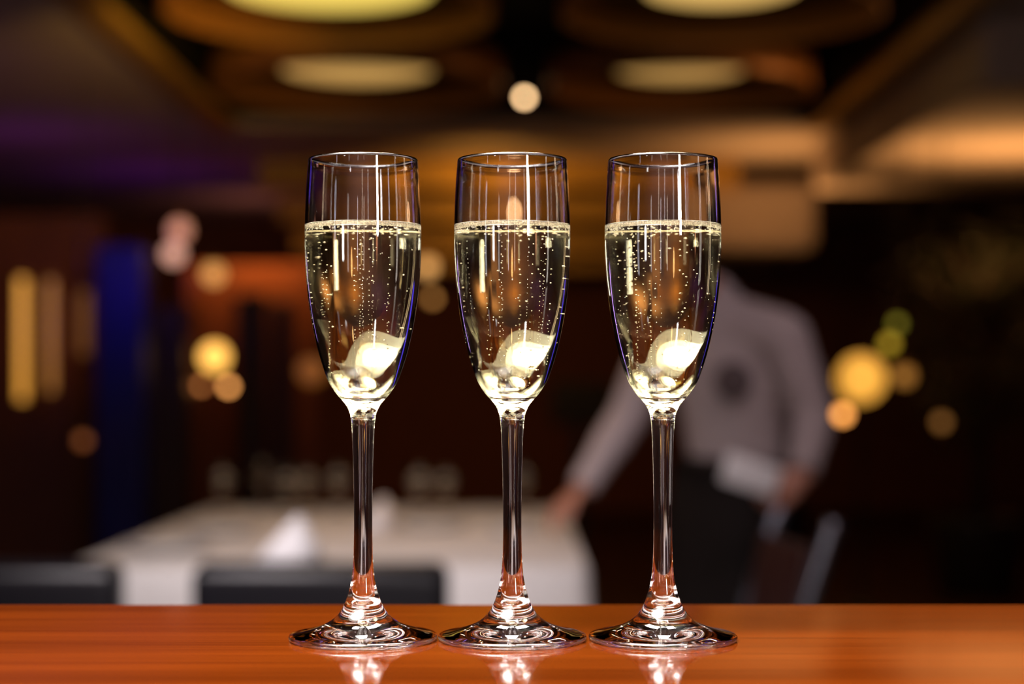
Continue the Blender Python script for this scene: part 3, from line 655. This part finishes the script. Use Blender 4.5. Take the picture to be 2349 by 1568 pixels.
globe(1975, 868, 9.4, 0.125, (1.0, 0.45, 0.055), 1.1, 'large orange lamp glowing beside the dark tree', 'floor')
globe(1933, 950, 8.6, 0.030, (1.0, 0.38, 0.08), 4.5, 'small amber lamp below the large orange lamp')
globe(2040, 788, 9.2, 0.032, (0.85, 0.55, 0.03), 1.0, 'yellow bulb above the large orange lamp')
globe(2058, 742, 9.3, 0.026, (0.45, 0.42, 0.03), 0.8, 'dim greenish bulb high beside the tree')
globe(2075, 862, 9.3, 0.045, (1.0, 0.40, 0.06), 0.45, 'dull amber lamp half hidden in the tree')
globe(2160, 968, 8.9, 0.030, (1.0, 0.40, 0.08), 0.4, 'faint amber lamp low in the tree')
globe(190, 1010, 9.2, 0.030, (1.0, 0.25, 0.05), 0.35, 'faint red-orange lamp under the light tubes')
def light_tube(px, y0, y1, d, r, col, st, label):
    a, c = at(px, y0, d), at(px, y1, d)
    o = tag(empty('light_tube', (a.x, d, 0)), label, 'wall lamp', 'upright light tubes')
    b = nb(); tube(b, [(0, 0, c.z), (0, 0, a.z)], r, 14); fin('tube', b, lamp_mat('tube_light', col, st), o, True)
    for z in (a.z, c.z):
        b = nb(); lathe(b, [(0, -0.02), (r*1.5, -0.02), (r*1.5, 0.02), (0, 0.02)], 14, (0, 0, z)); fin('end_cap', b, M['brass'], o, True)
        b = nb(); tube(b, [(0, 0, z), (0, 10.2-d+0.01, z)], 0.01, 8); fin('bracket', b, M['brass'], o)
light_tube(51, 630, 925, 9.9, 0.024, (1.0, 0.42, 0.045), 1.0, 'bright amber upright light tube at the photo edge')
light_tube(116, 635, 905, 10.0, 0.022, (1.0, 0.38, 0.04), 0.36, 'dimmer amber upright light tube beside the bright one')
light_tube(192, 660, 820, 10.05, 0.030, (1.0, 0.30, 0.04), 0.12, 'short dull orange light tube next to the blue column')

# black screen on the far wall
o = empty('wall_screen', at(1335, 925, 13.0)); tag(o, 'black wall screen between the middle flute and the waiter', 'screen')
b = nb(); box(b, (0, 0, 0), (0.46, 0.05, 0.32), 0.01); fin('housing', b, M['blackwood'], o)
b = nb(); box(b, (0, -0.026, 0), (0.43, 0.006, 0.29), 0.002); fin('display', b, M['tv'], o)
b = nb(); box(b, (0, 0.3, -0.1), (0.06, 0.6, 0.06), 0.004); box(b, (0, 0.6, -0.55), (0.08, 0.08, (EYE-0.1)*1.0), 0.004); fin('stand', b, M['blackwood'], o)

# ------------------------------------------------------------------ dark tree on the right
tp = at(2240, 880, 10.0); tr = tag(empty('indoor_tree', (tp.x, tp.y, 0)), 'dark leafy indoor tree in a pot by the side wall', 'tree')
b = nb(); lathe(b, [(0, 0), (0.20, 0), (0.27, 0.42), (0.28, 0.45), (0.25, 0.45), (0.24, 0.40), (0, 0.40)], 32); fin('pot', b, M['pot'], tr, True)
b = nb(); tube(b, [(0, 0, 0.38), (0.03, 0, 0.9), (-0.02, 0.02, 1.4), (0.02, 0, 1.9)], [0.05, 0.042, 0.035, 0.02], 12)
rnd = random.Random(5); tips = []
for i in range(26):
    a = rnd.uniform(0, 2*PI); z = rnd.uniform(0.85, 1.8); L = rnd.uniform(0.3, 0.62)*(1.15-abs(z-1.45)*0.5)
    p0 = Vector((0, 0, z)); p1 = p0+Vector((math.cos(a)*L*0.5, math.sin(a)*L*0.5, 0.12)); p2 = p0+Vector((math.cos(a)*L, math.sin(a)*L, 0.26))
    tube(b, [p0, p1, p2], [0.016, 0.011, 0.005], 6); tips.append((p0, p1, p2))
fin('trunk', b, M['bark'], tr, True)
V = []; Fc = []
for p0, p1, p2 in tips:
    for k in range(70):
        q = rnd.uniform(0.3, 1.1); c = (p0.lerp(p1, q*2) if q < 0.5 else p1.lerp(p2, q*2-1))+Vector((rnd.gauss(0, .09), rnd.gauss(0, .09), rnd.gauss(0, .09)))
        u = Vector((rnd.gauss(0, 1), rnd.gauss(0, 1), rnd.gauss(0, .6))).normalized(); v = u.orthogonal().normalized(); n_ = u.cross(v)
        L = rnd.uniform(0.05, 0.09); o_ = len(V)
        V += [c, c+u*L*0.4+v*L*0.22+n_*L*0.05, c+u*L*0.45, c+u*L*0.4-v*L*0.22+n_*L*0.05, c+u*L]; Fc += [(o_, o_+1, o_+2), (o_, o_+2, o_+3), (o_+2, o_+1, o_+4), (o_+3, o_+2, o_+4)]
me = bpy.data.meshes.new('foliage'); me.from_pydata(V, [], Fc); tag(link('foliage', me, M['leaf'], tr), kind='stuff')
